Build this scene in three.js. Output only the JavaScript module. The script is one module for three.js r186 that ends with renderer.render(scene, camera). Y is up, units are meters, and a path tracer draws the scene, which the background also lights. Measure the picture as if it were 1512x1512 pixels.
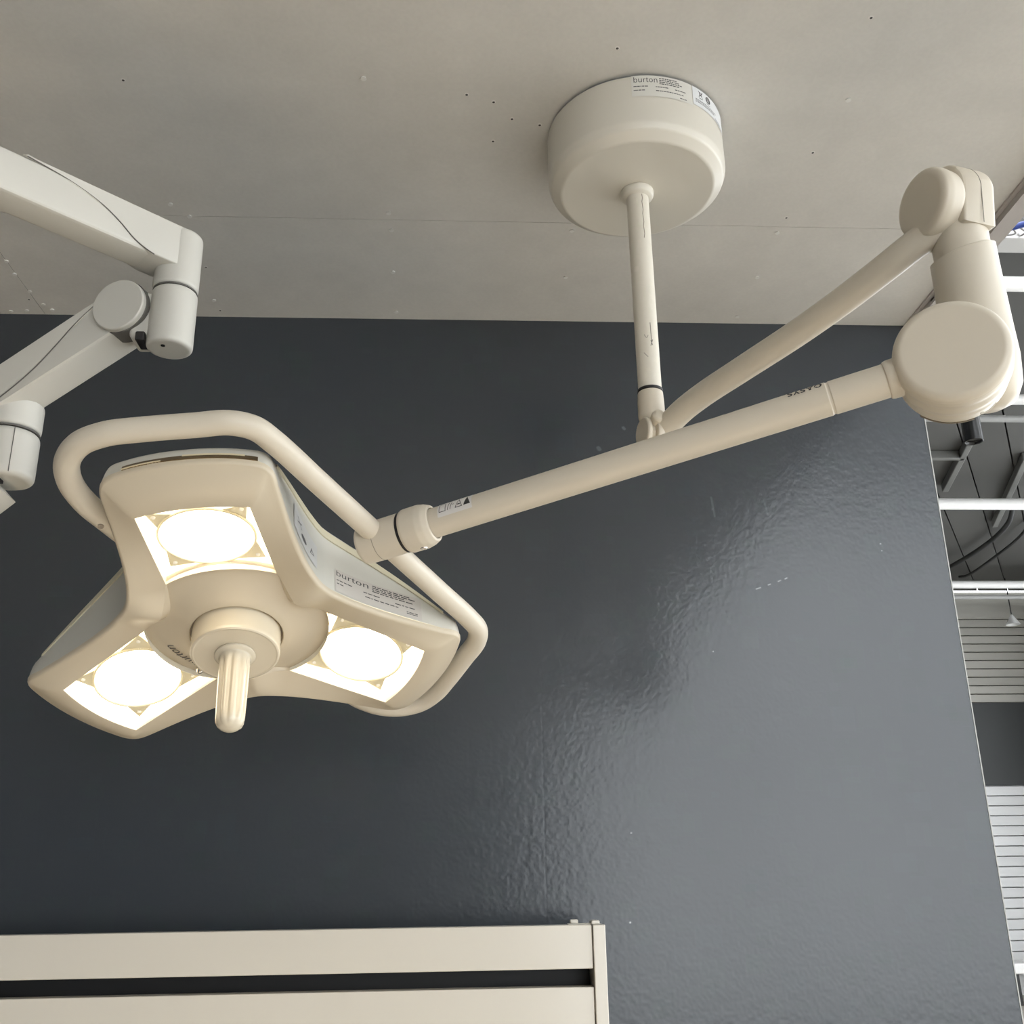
import * as THREE from 'three';
import { RoundedBoxGeometry } from 'three/addons/geometries/RoundedBoxGeometry.js';
import { mergeGeometries, mergeVertices, toCreasedNormals } from 'three/addons/utils/BufferGeometryUtils.js';
import { FontLoader } from 'three/addons/loaders/FontLoader.js';

// ------------------------------------------------------------------ camera, sky, exposure
const scene = new THREE.Scene();
const camera = new THREE.PerspectiveCamera(2 * Math.atan(756 / 1514) * 180 / Math.PI, 1, 0.05, 80);
camera.position.set(0, 1.66, 0);
camera.rotation.order = 'YXZ';
camera.rotation.set(0.33983, -0.05598, -0.01545);
const renderer = new THREE.WebGLRenderer({ antialias: true });
renderer.toneMapping = THREE.LinearToneMapping;
renderer.toneMappingExposure = 1.0;
renderer.shadowMap.enabled = true;
scene.background = new THREE.Color().setRGB(0.93, 0.97, 1.0);   // bright even overcast outside the shopfront and the rooflights
scene.backgroundIntensity = 5.15;

const LAMP_SPOT = 34, LAMP_GLOW = 5.0;
const LAMP_COLOR = [1.0, 0.84, 0.61];

// ------------------------------------------------------------------ helpers
const V = (x, y, z) => new THREE.Vector3(x, y, z);
const Y = V(0, 1, 0);
let seed = 7;
function rnd() { seed = (seed * 1664525 + 1013904223) >>> 0; return seed / 4294967296; }
const taken = new Map();
function numbered(name) { const n = taken.get(name) || 0; taken.set(name, n + 1); return n ? name + '_' + String(n).padStart(3, '0') : name; }
function lin(r, g, b) { return new THREE.Color().setRGB(r, g, b); }
function std(color, roughness = 0.5, extra = {}) { return new THREE.MeshStandardMaterial({ color, roughness, side: THREE.DoubleSide, ...extra }); }
function phys(color, roughness = 0.5, extra = {}) { return new THREE.MeshPhysicalMaterial({ color, roughness, side: THREE.DoubleSide, ...extra }); }
function mesh(name, geometry, material, parent, label) {
  const g = Array.isArray(geometry) ? (geometry.length > 1 ? mergeGeometries(geometry.map((q) => { const p = q.index ? q.toNonIndexed() : q; for (const k of Object.keys(p.attributes)) if (!['position', 'normal', 'uv'].includes(k)) p.deleteAttribute(k); return p; })) : geometry[0]) : geometry;
  const m = new THREE.Mesh(g, material);
  m.name = name; m.castShadow = m.receiveShadow = true;
  if (label) m.userData.label = label;
  if (parent) parent.add(m);
  return m;
}
function thing(name, label, category, at = V(0, 0, 0), group) {
  const o = new THREE.Group(); o.name = numbered(name); o.position.copy(at); scene.add(o);
  o.userData = { label, category }; if (group) o.userData.group = group;
  return o;
}
function structure(name, label) {
  const o = new THREE.Group(); o.name = name; scene.add(o);
  o.userData = { label, category: name.split('_')[0], kind: 'structure' };
  return o;
}
function box(x0, x1, y0, y1, z0, z1) { const g = new THREE.BoxGeometry(x1 - x0, y1 - y0, z1 - z0); g.translate((x0 + x1) / 2, (y0 + y1) / 2, (z0 + z1) / 2); return g; }
function rbox(w, h, d, r, s = 3) { return new RoundedBoxGeometry(w, h, d, s, r); }
function alongAxis(g, a, dir) { g.applyQuaternion(new THREE.Quaternion().setFromUnitVectors(Y, dir.clone().normalize())); g.translate(a.x, a.y, a.z); return g; }
function lathe(profile, a, dir, seg = 48) { return alongAxis(new THREE.LatheGeometry(profile.map(([r, y]) => new THREE.Vector2(r, y)), seg), a, dir); }
function rod(a, b, r, seg = 32) { const L = a.distanceTo(b); return lathe([[0, 0], [r, 0], [r, L], [0, L]], a, b.clone().sub(a), seg); }
// a lathe profile with its corners rounded a little
function roundProfile(pts, rad) {
  const out = [];
  pts.forEach((p, i) => {
    const q = i && pts[i - 1], s = pts[i + 1];
    if (!i || !s) { out.push(p); return; }
    const d1 = Math.hypot(p[0] - q[0], p[1] - q[1]), d2 = Math.hypot(s[0] - p[0], s[1] - p[1]), r = Math.min(p[2] ?? rad, d1 * 0.45, d2 * 0.45);
    const A = [p[0] + (q[0] - p[0]) / d1 * r, p[1] + (q[1] - p[1]) / d1 * r], B = [p[0] + (s[0] - p[0]) / d2 * r, p[1] + (s[1] - p[1]) / d2 * r];
    for (let k = 0; k <= 5; k++) { const t = k / 5, u = 1 - t; out.push([u * u * A[0] + 2 * u * t * p[0] + t * t * B[0], u * u * A[1] + 2 * u * t * p[1] + t * t * B[1]]); }
  });
  return out;
}
function rlathe(pts, rad, a, dir, seg = 56) { return lathe(roundProfile(pts, rad), a, dir, seg); }
function tube(points, r, seg = 120, rs = 24) { return new THREE.TubeGeometry(new THREE.CatmullRomCurve3(points, false, 'centripetal'), seg, r, rs, false); }
// a surface from rows of points
function loft(rows, closed, smooth = true) {
  const n = rows[0].length, pos = [], uv = [], idx = [];
  rows.forEach((row, j) => row.forEach((p, i) => { pos.push(p.x, p.y, p.z); uv.push(i / n, j / (rows.length - 1)); }));
  for (let j = 0; j + 1 < rows.length; j++) for (let i = 0; i < (closed ? n : n - 1); i++) {
    const a = j * n + i, b = j * n + (i + 1) % n, c = a + n, d = b + n;
    idx.push(a, b, c, b, d, c);
  }
  const g = new THREE.BufferGeometry();
  g.setAttribute('position', new THREE.Float32BufferAttribute(pos, 3)); g.setAttribute('uv', new THREE.Float32BufferAttribute(uv, 2)); g.setIndex(idx);
  g.computeVertexNormals();
  return g;
}
function creased(g, deg = 35) { return toCreasedNormals(g, deg * Math.PI / 180); }
function basis(x, y, z) { return new THREE.Quaternion().setFromRotationMatrix(new THREE.Matrix4().makeBasis(x, y, z)); }

// value noise for computed textures
function noiseGrid(n, s) { let q = s >>> 0; const a = new Float32Array(n * n); for (let i = 0; i < a.length; i++) { q = (q * 1664525 + 1013904223) >>> 0; a[i] = q / 4294967296; } return { n, a }; }
function sampleNoise({ n, a }, u, v) {
  const x = Math.floor(u), y = Math.floor(v); let fx = u - x, fy = v - y; fx = fx * fx * (3 - 2 * fx); fy = fy * fy * (3 - 2 * fy);
  const X = ((x % n) + n) % n, Yy = ((y % n) + n) % n, X1 = (X + 1) % n, Y1 = (Yy + 1) % n;
  return (a[Yy * n + X] * (1 - fx) + a[Yy * n + X1] * fx) * (1 - fy) + (a[Y1 * n + X] * (1 - fx) + a[Y1 * n + X1] * fx) * fy;
}
function dataTexture(w, h, fn, srgb) {
  const d = new Uint8Array(w * h * 4);
  for (let y = 0; y < h; y++) for (let x = 0; x < w; x++) { const c = fn(x, y), i = (y * w + x) * 4; d[i] = c[0]; d[i + 1] = c[1]; d[i + 2] = c[2]; d[i + 3] = 255; }
  const t = new THREE.DataTexture(d, w, h); t.magFilter = t.minFilter = THREE.LinearFilter; t.wrapS = t.wrapT = THREE.RepeatWrapping;
  if (srgb) t.colorSpace = THREE.SRGBColorSpace;
  t.needsUpdate = true; return t;
}
function canvasTexture(w, h, draw) {
  const c = document.createElement('canvas'); c.width = w; c.height = h; draw(c.getContext('2d'), w, h);
  const t = new THREE.CanvasTexture(c); t.colorSpace = THREE.SRGBColorSpace; return t;
}

// ------------------------------------------------------------------ the building
const H = 2.74, ZW = -1.864, XE = 0.95;            // soffit height, painted wall, its free end
const XL = -2.5, XR = 9.2, ZF = -15, ZB = 6.5, ROOF = 5.7;

// floor
const vinylTex = (() => { const a = noiseGrid(128, 3), b = noiseGrid(64, 9); return dataTexture(256, 256, (x, y) => { const v = 178 + 16 * (sampleNoise(a, x / 2, y / 2) - 0.5) + 14 * (sampleNoise(b, x / 8, y / 8) - 0.5); return [v, v * 0.965, v * 0.91]; }, true); })();
vinylTex.repeat.set(14, 22);
const floor = structure('floor', 'pale beige vinyl floor of the showroom');
mesh('floor_slab', box(XL - 0.2, XR + 0.2, -0.15, 0, ZF - 0.2, ZB + 0.2), std(lin(1, 1, 1), 0.45, { map: vinylTex }), floor);

// painted wall with orange-peel gloss paint; a canvas of 4.5 x 2.74 m
const wallMat = (() => {
  const n1 = noiseGrid(512, 21), n2 = noiseGrid(256, 5), n3 = noiseGrid(64, 77), n4 = noiseGrid(256, 31);
  const W = 2048, Hh = 2048, sx = 3.45 / W, sy = H / Hh;
  const bump = dataTexture(W, Hh, (x, y) => {
    const X = x * sx, Yy = y * sy;
    let v = 0.5 + 0.62 * (sampleNoise(n1, X / 0.0046, Yy / 0.0050) - 0.5) + 0.42 * (sampleNoise(n2, X / 0.0093, Yy / 0.0098) - 0.5) + 0.35 * (sampleNoise(n3, X / 0.06, Yy / 0.11) - 0.5);
    const jx = X - (0.152 - XL); if (Math.abs(jx) < 0.0022 && Yy > 1.0) v -= 0.42 * (1 - Math.abs(jx) / 0.0022) * (0.35 + 0.65 * sampleNoise(n4, 3, Yy / 0.02));   // joint under the paint
    const q = Math.max(0, Math.min(255, v * 255)); return [q, q, q];
  });
  const map = canvasTexture(2048, 2048, (c, w, h) => {
    c.fillStyle = 'rgb(61,65,70)'; c.fillRect(0, 0, w, h);
    const P = (x, y) => [(x - XL) / 3.45 * w, (1 - y / H) * h];
    for (let i = 0; i < 9000; i++) { const g = 54 + rnd() * 13; c.fillStyle = `rgba(${g},${g + 5},${g + 11},0.10)`; const s = 2 + rnd() * 26; c.fillRect(rnd() * w, rnd() * h, s, s * (0.5 + rnd())); }
    c.strokeStyle = 'rgba(206,210,212,0.75)'; c.lineWidth = 1.3; c.lineCap = 'round';
    const seg = (x0, y0, x1, y1, a = 0.7, lw = 1.3) => { c.strokeStyle = `rgba(206,210,212,${a})`; c.lineWidth = lw; c.beginPath(); c.moveTo(...P(x0, y0)); c.lineTo(...P(x1, y1)); c.stroke(); };
    seg(0.568, 2.166, 0.577, 2.169); seg(0.592, 2.174, 0.597, 2.176); seg(0.612, 2.181, 0.617, 2.183); seg(0.626, 2.186, 0.630, 2.188);
    seg(0.496, 2.352, 0.500, 2.312, 0.13, 2.2); seg(0.60, 2.345, 0.606, 2.315, 0.10, 2); seg(0.60, 2.347, 0.616, 2.35, 0.08, 2);
    seg(0.4753, 2.0459, 0.4755, 2.0462, 0.8, 1.6); seg(0.3045, 1.7254, 0.3047, 1.7256, 0.8, 1.6); seg(0.295, 1.58, 0.2952, 1.5803, 0.9, 2); seg(0.8221, 2.2567, 0.8224, 2.257, 0.7, 1.6); seg(0.823, 2.243, 0.823, 2.2427, 0.5, 1.4);
    seg(0.33, 2.50, 0.332, 2.497, 0.22, 4); seg(0.278, 2.456, 0.28, 2.452, 0.2, 5);
  });
  return phys(lin(1, 1, 1), 0.20, { map, bumpMap: bump, bumpScale: 0.00021, specularIntensity: 1 });
})();
const wallBack = structure('wall_back', 'dark blue-grey gloss painted wall behind the lamp');
{
  const g = box(XL, XE, 0, H, ZW - 0.12, ZW), p = g.attributes.position, uv = g.attributes.uv;
  for (let i = 0; i < p.count; i++) uv.setXY(i, (p.getX(i) - XL) / 3.45, p.getY(i) / H);
  mesh('wall_board', g, wallMat, wallBack);
  mesh('corner_bead', box(XE, XE + 0.002, 0, H, ZW - 0.121, ZW + 0.001), std(lin(0.5, 0.5, 0.48), 0.5), wallBack, 'thin pale bead on the free end of the wall');
}

// plasterboard soffit: boards with real joints, screws
const boardTex = (() => { const a = noiseGrid(256, 14), b = noiseGrid(64, 8), c = noiseGrid(128, 4); return dataTexture(512, 512, (x, y) => { const v = 216 + 5 * (sampleNoise(a, x / 1.5, y / 1.5) - 0.5) + 9 * (sampleNoise(b, x / 48, y / 48) - 0.5) + 5 * (sampleNoise(c, x / 14, y / 14) - 0.5); return [v, v * 0.988, v * 0.962]; }, true); })();
boardTex.wrapS = boardTex.wrapT = THREE.MirroredRepeatWrapping;
const boardMat = std(lin(1, 1, 1), 0.62, { map: boardTex });
const ceiling = structure('ceiling', 'unfinished white plasterboard soffit with screws and joints');
function board(x0, x1, z0, z1) {
  const g = box(x0 + 0.0006, x1 - 0.0006, H, H + 0.0125, z0 + 0.0006, z1 - 0.0006), p = g.attributes.position, uv = g.attributes.uv;
  for (let i = 0; i < p.count; i++) uv.setXY(i, p.getX(i) / 1.2, p.getZ(i) / 1.2);
  mesh('plasterboard_panel', g, boardMat, ceiling);
}
board(XL, -0.833, ZW - 0.12, -1.5245); board(-0.833, XE, ZW - 0.12, -1.5245);
for (let k = 0, z = -1.5245; z < ZB - 0.1; k++) { const z1 = Math.min(z + 1.22, ZB); board(XL, k % 2 ? -0.6 : -0.1 - 1.6, z, z1); board(k % 2 ? -0.6 : -1.7, XE, z, z1); z = z1; }
mesh('backing_deck', box(XL, XE, H + 0.0135, H + 0.09, ZW - 0.12, ZB), std(lin(0.35, 0.34, 0.32), 0.8), ceiling);
mesh('joint_tape', box(-0.833 - 0.0006, -0.833 + 0.0006, H + 0.0005, H + 0.01, ZW, -1.5245), std(lin(0.25, 0.24, 0.22), 0.8), ceiling);
{
  const pale = std(lin(0.78, 0.77, 0.74), 0.5), dark = std(lin(0.05, 0.048, 0.045), 0.6);
  const ring = new THREE.LatheGeometry([[0.0012, 0.0], [0.0022, -0.0012], [0.0036, 0.0001]].map(([r, y]) => new THREE.Vector2(r, y)), 10);
  const pit = new THREE.CylinderGeometry(0.0027, 0.0024, 0.0016, 8);
  const burr = mergeGeometries([new THREE.CylinderGeometry(0.0032, 0.0044, 0.0034, 7), (() => { const g = new THREE.BoxGeometry(0.006, 0.0006, 0.0012); g.rotateY(0.5); g.translate(0.003, -0.0006, 0); return g; })()]);
  for (const [x, z, k] of [[-0.480, -1.203, 1], [-0.137, -1.187, 0], [0.011, -1.215, 1], [0.051, -1.229, 1], [0.080, -1.264, 1], [0.053, -1.315, 1], [0.123, -1.276, 1], [0.219, -1.118, 1], [0.553, -1.052, 1], [-0.488, -1.491, 0], [-0.464, -1.524, 0], [-0.121, -1.504, 0], [-0.119, -1.554, 0], [-0.124, -1.688, 0], [-0.472, -1.682, 1], [-0.483, -1.799, 0], [-0.479, -1.838, 1], [-0.832, -1.672, 0], [-0.835, -1.715, 0], [-0.830, -1.776, 0], [-0.843, -1.806, 1], [-0.822, -1.824, 0], [-0.896, -1.852, 0], [-0.863, -1.848, 0], [-0.812, -1.844, 0], [0.564, -1.325, 1], [0.574, -1.497, 1], [0.571, -1.541, 0], [0.201, -1.546, 0], [0.205, -1.697, 0], [0.575, -1.687, 0], [0.575, -1.835, 0], [0.578, -1.206, 0], [-0.126, -1.834, 0]]) {
    const s = mesh('screw_head', k ? pit : burr, k ? dark : pale, ceiling); s.position.set(x, H - (k ? 0.0002 : 0.0006), z); s.rotation.y = rnd() * 6;
    if (k) { const r = mesh('screw_dimple', ring, pale, ceiling); r.position.set(x, H, z); }
  }
}
// edge trim along the free side of the soffit
const edgeTrim = structure('trim_1', 'painted edge strip along the open side of the soffit');
mesh('edge_strip', [box(XE - 0.004, XE + 0.029, H - 0.016, H + 0.09, ZW - 0.12, ZB), box(XE - 0.012, XE - 0.004, H - 0.004, H, ZW, ZB)], std(lin(0.5, 0.47, 0.45), 0.5), edgeTrim);
mesh('scuff_mark', [(() => { const g = new THREE.IcosahedronGeometry(0.004, 1); g.scale(0.8, 0.5, 2.4); g.translate(XE - 0.003, H - 0.008, -1.745); return g; })(), (() => { const g = new THREE.IcosahedronGeometry(0.003, 1); g.scale(0.6, 0.6, 3); g.translate(XE - 0.004, H - 0.006, -1.72); return g; })()], std(lin(0.1, 0.09, 0.08), 0.8), edgeTrim);

// outer walls, shopfront glazing, roof
const outerMat = std(lin(0.55, 0.55, 0.53), 0.7), darkOuter = std(lin(0.12, 0.125, 0.14), 0.6);
const addedWallLeft = structure('wall_left_added', 'dark grey partition added unseen on the left to darken the soffit');  // unseen partition, added so the left of the soffit stays darker
mesh('wall_board', box(XL - 0.15, XL, 0, ROOF, ZF, ZB), darkOuter, addedWallLeft);
const wallRight = structure('wall_right', 'pale warehouse side wall');
mesh('wall_board', [box(XR, XR + 0.15, 0, ROOF, ZF, -13), box(XR, XR + 0.15, 0, ROOF, 5, ZB), box(XR, XR + 0.15, 0, 0.1, -13, 5), box(XR, XR + 0.15, 5.2, ROOF, -13, 5)], outerMat, wallRight);
const wallFront = structure('wall_front', 'shopfront wall behind the viewer');
mesh('wall_board', [box(XL, XE, 0, ROOF, ZB, ZB + 0.15), box(XE, XR, ROOF - 0.12, ROOF, ZB, ZB + 0.15), box(6.5, XR, 0, ROOF - 0.12, ZB, ZB + 0.15), box(XE, 6.5, 0, 0.1, ZB, ZB + 0.15)], outerMat, wallFront);
const frameMat = std(lin(0.6, 0.6, 0.6), 0.4), paneMat = phys(lin(1, 1, 1), 0.0, { transmission: 1, thickness: 0, ior: 1.5 });
const shopfront = structure('window_1', 'tall glazed shopfront with slim pale mullions');
{
  const xs = [XE, 2.8, 4.65, 6.5], ys = [0.1, 2.75, ROOF - 0.12];
  for (let i = 0; i < xs.length; i++) mesh('mullion', box(xs[i] - 0.03, xs[i] + 0.03, 0.1, ROOF - 0.12, ZB, ZB + 0.1), frameMat, shopfront);
  mesh('transom', box(XE, 6.5, 2.72, 2.78, ZB, ZB + 0.1), frameMat, shopfront);
  for (let i = 0; i + 1 < xs.length; i++) for (let j = 0; j < 2; j++) mesh('pane', box(xs[i] + 0.03, xs[i + 1] - 0.03, ys[j] + 0.03, ys[j + 1] - 0.03, ZB + 0.045, ZB + 0.049), paneMat, shopfront);
}
const addedSideGlazing = structure('window_added_2', 'added unseen side glazing giving daylight from the right');  // glazing out of view, added to bring more daylight from the right
for (let i = 0; i < 6; i++) {
  const z0 = -13 + i * 3, z1 = z0 + 3;
  mesh('mullion', box(XR, XR + 0.1, 0.1, 5.2, z0 - 0.03, z0 + 0.03), frameMat, addedSideGlazing);
  mesh('pane', box(XR + 0.045, XR + 0.049, 0.1, 5.2, z0 + 0.03, z1 - 0.03), paneMat, addedSideGlazing);
}

// far wall: siding above and below a dark band
const wallFar = structure('wall_far', 'far warehouse wall of horizontal siding with a dark band');
{
  const upper = [0.47, 0.49, 0.45].map((v) => std(lin(v, v * 0.97, v * 0.88), 0.6)), lower = [0.77, 0.75, 0.79].map((v) => std(lin(v, v, v), 0.55));
  mesh('wall_core', [box(XL, XR, 3.9, ROOF, ZF - 0.25, ZF - 0.10)], upper[0], wallFar); mesh('wall_core', [box(XL, XR, 0, 3.9, ZF - 0.25, ZF - 0.10)], lower[0], wallFar);
  const piece = (y0, y1) => { const g = new THREE.BoxGeometry(XR - XL, y1 - y0, 0.13); const p = g.attributes.position; for (let i = 0; i < p.count; i++) if (p.getY(i) > 0 && p.getZ(i) > 0) p.setZ(i, 0.05); g.translate((XL + XR) / 2, 0, -0.035); g.computeVertexNormals(); return g; };
  const gu = piece(0, 0.112), gl = piece(0, 0.122);
  for (let k = 0, y = 3.98; y < 5.25; k++, y += 0.127) { const m = mesh('siding_board', gu, upper[k % 3], wallFar); m.position.set(0, y + 0.056, ZF); }
  for (let k = 0, y = 2.76; y > 0.3; k++, y -= 0.138) { const m = mesh('siding_board', gl, lower[k % 3], wallFar); m.position.set(0, y - 0.061, ZF); }
  mesh('dark_band', box(XL, XR, 2.78, 3.97, ZF, ZF + 0.02), std(lin(0.016, 0.019, 0.019), 0.5), wallFar, 'dark grey band between the siding');
  mesh('eave_board', box(XL, XR, 5.26, 5.45, ZF, ZF + 0.05), std(lin(0.46, 0.45, 0.41), 0.6), wallFar);
}

// warehouse roof: planks near the far wall, rooflights nearer
const roof = structure('ceiling_warehouse', 'high dark grey plank roof of the warehouse with rooflights, two of them added out of view');
{
  const deckMat = [0.070, 0.077, 0.064].map((v) => std(lin(v, v * 0.98, v * 0.9), 0.75)), plain = std(lin(0.42, 0.42, 0.40), 0.8);
  mesh('roof_underlay', box(XL, XR, ROOF + 0.07, ROOF + 0.15, ZF, -5.66), deckMat[0], roof);
  // planks run 31 degrees off the wall's normal and are cut to the roof's rectangle
  const dir = new THREE.Vector2(0.515, -0.857), nor = new THREE.Vector2(0.857, 0.515), rect = [0.5, XR, ZF + 0.01, -5.66];
  const clip = (poly, f) => { const out = []; poly.forEach((a, i) => { const b = poly[(i + 1) % poly.length], fa = f(a), fb = f(b); if (fa >= 0) out.push(a); if (fa * fb < 0) { const t = fa / (fa - fb); out.push(new THREE.Vector2(a.x + (b.x - a.x) * t, a.y + (b.y - a.y) * t)); } }); return out; };
  for (let k = -40; k < 40; k++) {
    const c0 = k * 0.41, c1 = c0 + 0.395; let poly = [[c0, -30], [c1, -30], [c1, 30], [c0, 30]].map(([a, b]) => new THREE.Vector2(nor.x * a + dir.x * b, nor.y * a + dir.y * b));
    for (const f of [(p) => p.x - rect[0], (p) => rect[1] - p.x, (p) => p.y - rect[2], (p) => rect[3] - p.y]) { poly = poly.length ? clip(poly, f) : poly; }
    if (poly.length < 3) continue;
    const g = new THREE.ExtrudeGeometry(new THREE.Shape(poly.map((p) => new THREE.Vector2(p.x, -p.y))), { depth: 0.07, bevelEnabled: false }); g.rotateX(-Math.PI / 2);
    const m = mesh('roof_plank', g, deckMat[((k % 3) + 3) % 3], roof); m.position.y = ROOF;
  }
  const slab = (x0, x1, z0, z1) => mesh('roof_sheet', box(x0, x1, ROOF, ROOF + 0.12, z0, z1), plain, roof);
  slab(XL, 0.5, ZF, -5.66);
  slab(XL, 1.6, -5.66, ZB); slab(8.6, XR, -5.66, ZB);
  slab(1.6, 8.6, -3.9, -2.2); slab(1.6, 8.6, -0.4, 1.6); slab(1.6, 8.6, 3.4, ZB);
  for (const [z0, z1] of [[-5.66, -3.9], [-2.2, -0.4], [1.6, 3.4]]) mesh('rooflight_pane', box(1.6, 8.6, ROOF + 0.06, ROOF + 0.064, z0, z1), paneMat, roof);  // first strip is the visible rooflight; the other two are added for daylight
}

// ------------------------------------------------------------------ the examination lamp
const cream = lin(0.72, 0.685, 0.605), creamWarm = lin(0.635, 0.575, 0.475);
const enamel = phys(cream, 0.38, { clearcoat: 0.25, clearcoatRoughness: 0.3 });
const enamelArm = phys(creamWarm, 0.42, { clearcoat: 0.15, clearcoatRoughness: 0.35 });
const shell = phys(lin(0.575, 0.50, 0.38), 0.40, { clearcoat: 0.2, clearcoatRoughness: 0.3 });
const hubMat = phys(lin(0.65, 0.58, 0.455), 0.24, { clearcoat: 0.5, clearcoatRoughness: 0.15 });
const black = std(lin(0.012, 0.011, 0.012), 0.5), chrome = std(lin(0.62, 0.6, 0.56), 0.2, { metalness: 1 }), brass = std(lin(0.78, 0.69, 0.48), 0.35);
const ink = std(lin(0.03, 0.03, 0.035), 0.6);
const fontBold = await new FontLoader().loadAsync('fonts/droid/droid_sans_bold.typeface.json');
const fontReg = await new FontLoader().loadAsync('fonts/droid/droid_sans_regular.typeface.json');
function glyphs(font, text, size, bend, depthOff) {   // flat letters, split finely, each vertex then bent onto a surface by bend(x, y)
  const g0 = new THREE.ShapeGeometry(font.generateShapes(text, size), 6); g0.computeBoundingBox();
  const cx = (g0.boundingBox.min.x + g0.boundingBox.max.x) / 2, cy = size * 0.36, g = g0.toNonIndexed(), p = g.attributes.position;
  for (let i = 0; i < p.count; i++) { const q = bend(p.getX(i) - cx, p.getY(i) - cy); p.setXYZ(i, q.x, q.y, q.z); }
  g.computeVertexNormals(); return g;
}

const POLE = V(0.2706, H, -1.2964);
const lamp = thing('examination_lamp', 'cream ceiling-mounted three-lobed examination lamp with lit windows and articulated arm', 'lamp', POLE);
const L = (x, y, z) => V(x - POLE.x, y - POLE.y, z - POLE.z);   // world to lamp
const Lv = (p) => p.clone().sub(POLE);
{
  // canopy on the ceiling
  const can = mesh('ceiling_canopy', rlathe([[0, -0.1045], [0.1150, -0.1045], [0.1300, -0.0945], [0.1340, -0.084], [0.1335, -0.006], [0.1325, -0.006]], 0.003, V(0, 0, 0), Y, 96), enamel, lamp);
  mesh('mounting_plate', rlathe([[0, -0.009], [0.1285, -0.009], [0.1285, 0], [0, 0]], 0.0005, V(0, 0, 0), Y, 64), std(lin(0.42, 0.43, 0.44), 0.35, { metalness: 0.7 }), can, 'silver plate between canopy and ceiling');
  // stickers on the canopy: bent patches
  const patch = (r, t0, t1, y0, y1) => { const g = new THREE.CylinderGeometry(r, r, y1 - y0, 24, 1, true, t0, t1 - t0); g.translate(0, (y0 + y1) / 2, 0); return g; };
  const d2r = Math.PI / 180;
  const stripes = (c, x, y, w, n, s) => { for (let i = 0; i < n; i++) { let q = x; while (q < x + w * (0.72 + 0.28 * rnd())) { const k = s * (0.5 + rnd() * 1.6); c.fillRect(q, y + i * s * 1.25, k, s * 0.62); q += k + s * 0.35; } } };
  const label1 = canvasTexture(512, 192, (c, w, h) => {
    c.fillStyle = '#dddbd4'; c.fillRect(0, 0, w, h); c.fillStyle = '#3b3b3d'; c.font = '64px sans-serif'; c.fillText('burton', 14, 62);
    stripes(c, 222, 18, 200, 4, 13); stripes(c, 16, 96, 130, 1, 12); stripes(c, 190, 98, 110, 1, 12); stripes(c, 350, 100, 90, 1, 12); stripes(c, 16, 132, 90, 1, 12); stripes(c, 190, 134, 260, 1, 12); stripes(c, 390, 166, 80, 1, 12);
  });
  const label2 = canvasTexture(512, 192, (c, w, h) => {
    c.fillStyle = '#e6e8ea'; c.fillRect(0, 0, w, h); c.fillStyle = '#3b3b3d'; c.strokeStyle = '#3b3b3d'; c.lineWidth = 6;
    c.beginPath(); c.moveTo(70, 20); c.lineTo(120, 84); c.moveTo(122, 22); c.lineTo(72, 80); c.stroke(); c.strokeRect(82, 30, 24, 30); c.fillRect(72, 90, 46, 6);
    c.beginPath(); c.arc(196, 52, 34, 0, 7); c.fill(); c.strokeStyle = '#e6e8ea'; c.beginPath(); c.moveTo(186, 30); c.lineTo(186, 74); c.moveTo(204, 36); c.lineTo(204, 74); c.stroke(); c.fillStyle = '#55565a';
    stripes(c, 165, 96, 60, 1, 8); stripes(c, 30, 116, 330, 3, 11); stripes(c, 300, 162, 120, 2, 9);
  });
  mesh('rating_label', patch(0.1343, -11 * d2r, 29 * d2r, -0.042, -0.0055), std(lin(1, 1, 1), 0.4, { map: label1 }), can, 'pale sticker with burton lettering and fine print');
  mesh('symbol_label', patch(0.1343, 29.5 * d2r, 68 * d2r, -0.038, -0.0055), std(lin(1, 1, 1), 0.4, { map: label2 }), can, 'pale sticker with disposal and approval symbols');

  mesh('canopy_collar', rlathe([[0, -0.104], [0.0245, -0.104], [0.0255, -0.108], [0.0235, -0.115], [0.0175, -0.1175], [0.0, -0.1175]], 0.002, V(0, 0, 0), Y, 40), enamel, lamp);
  const poleTex = canvasTexture(256, 1024, (c, w, h) => {
    c.fillStyle = 'rgb(221,215,202)'; c.fillRect(0, 0, w, h); c.lineCap = 'round';
    for (let i = 0; i < 500; i++) { const g = 205 + rnd() * 40; c.fillStyle = `rgba(${g},${g - 6},${g - 18},0.12)`; c.fillRect(rnd() * w, rnd() * h, 3 + rnd() * 16, 6 + rnd() * 40); }
    c.strokeStyle = 'rgba(74,60,48,0.75)'; c.lineWidth = 2; c.beginPath(); c.moveTo(w * 0.035, 8); for (let i = 1; i < 12; i++) c.lineTo(w * 0.035 + Math.sin(i * 2.1) * 1.6, 8 + i * 22); c.stroke();
    c.strokeStyle = 'rgba(50,45,42,0.7)'; c.lineWidth = 2.5; c.beginPath(); c.moveTo(w * 0.03, 700); c.lineTo(w * 0.033, 800); c.moveTo(w * 0.025, 790); c.lineTo(w * 0.045, 812); c.moveTo(w * 0.05, 786); c.lineTo(w * 0.02, 816); c.stroke();
    c.strokeStyle = 'rgba(90,84,78,0.5)'; c.beginPath(); c.moveTo(w * 0.94, 760); c.quadraticCurveTo(w * 0.97, 790, w * 0.99, 764); c.moveTo(w * 0.92, 850); c.lineTo(w * 0.97, 872); c.stroke();
  });
  poleTex.wrapS = THREE.RepeatWrapping;
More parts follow.
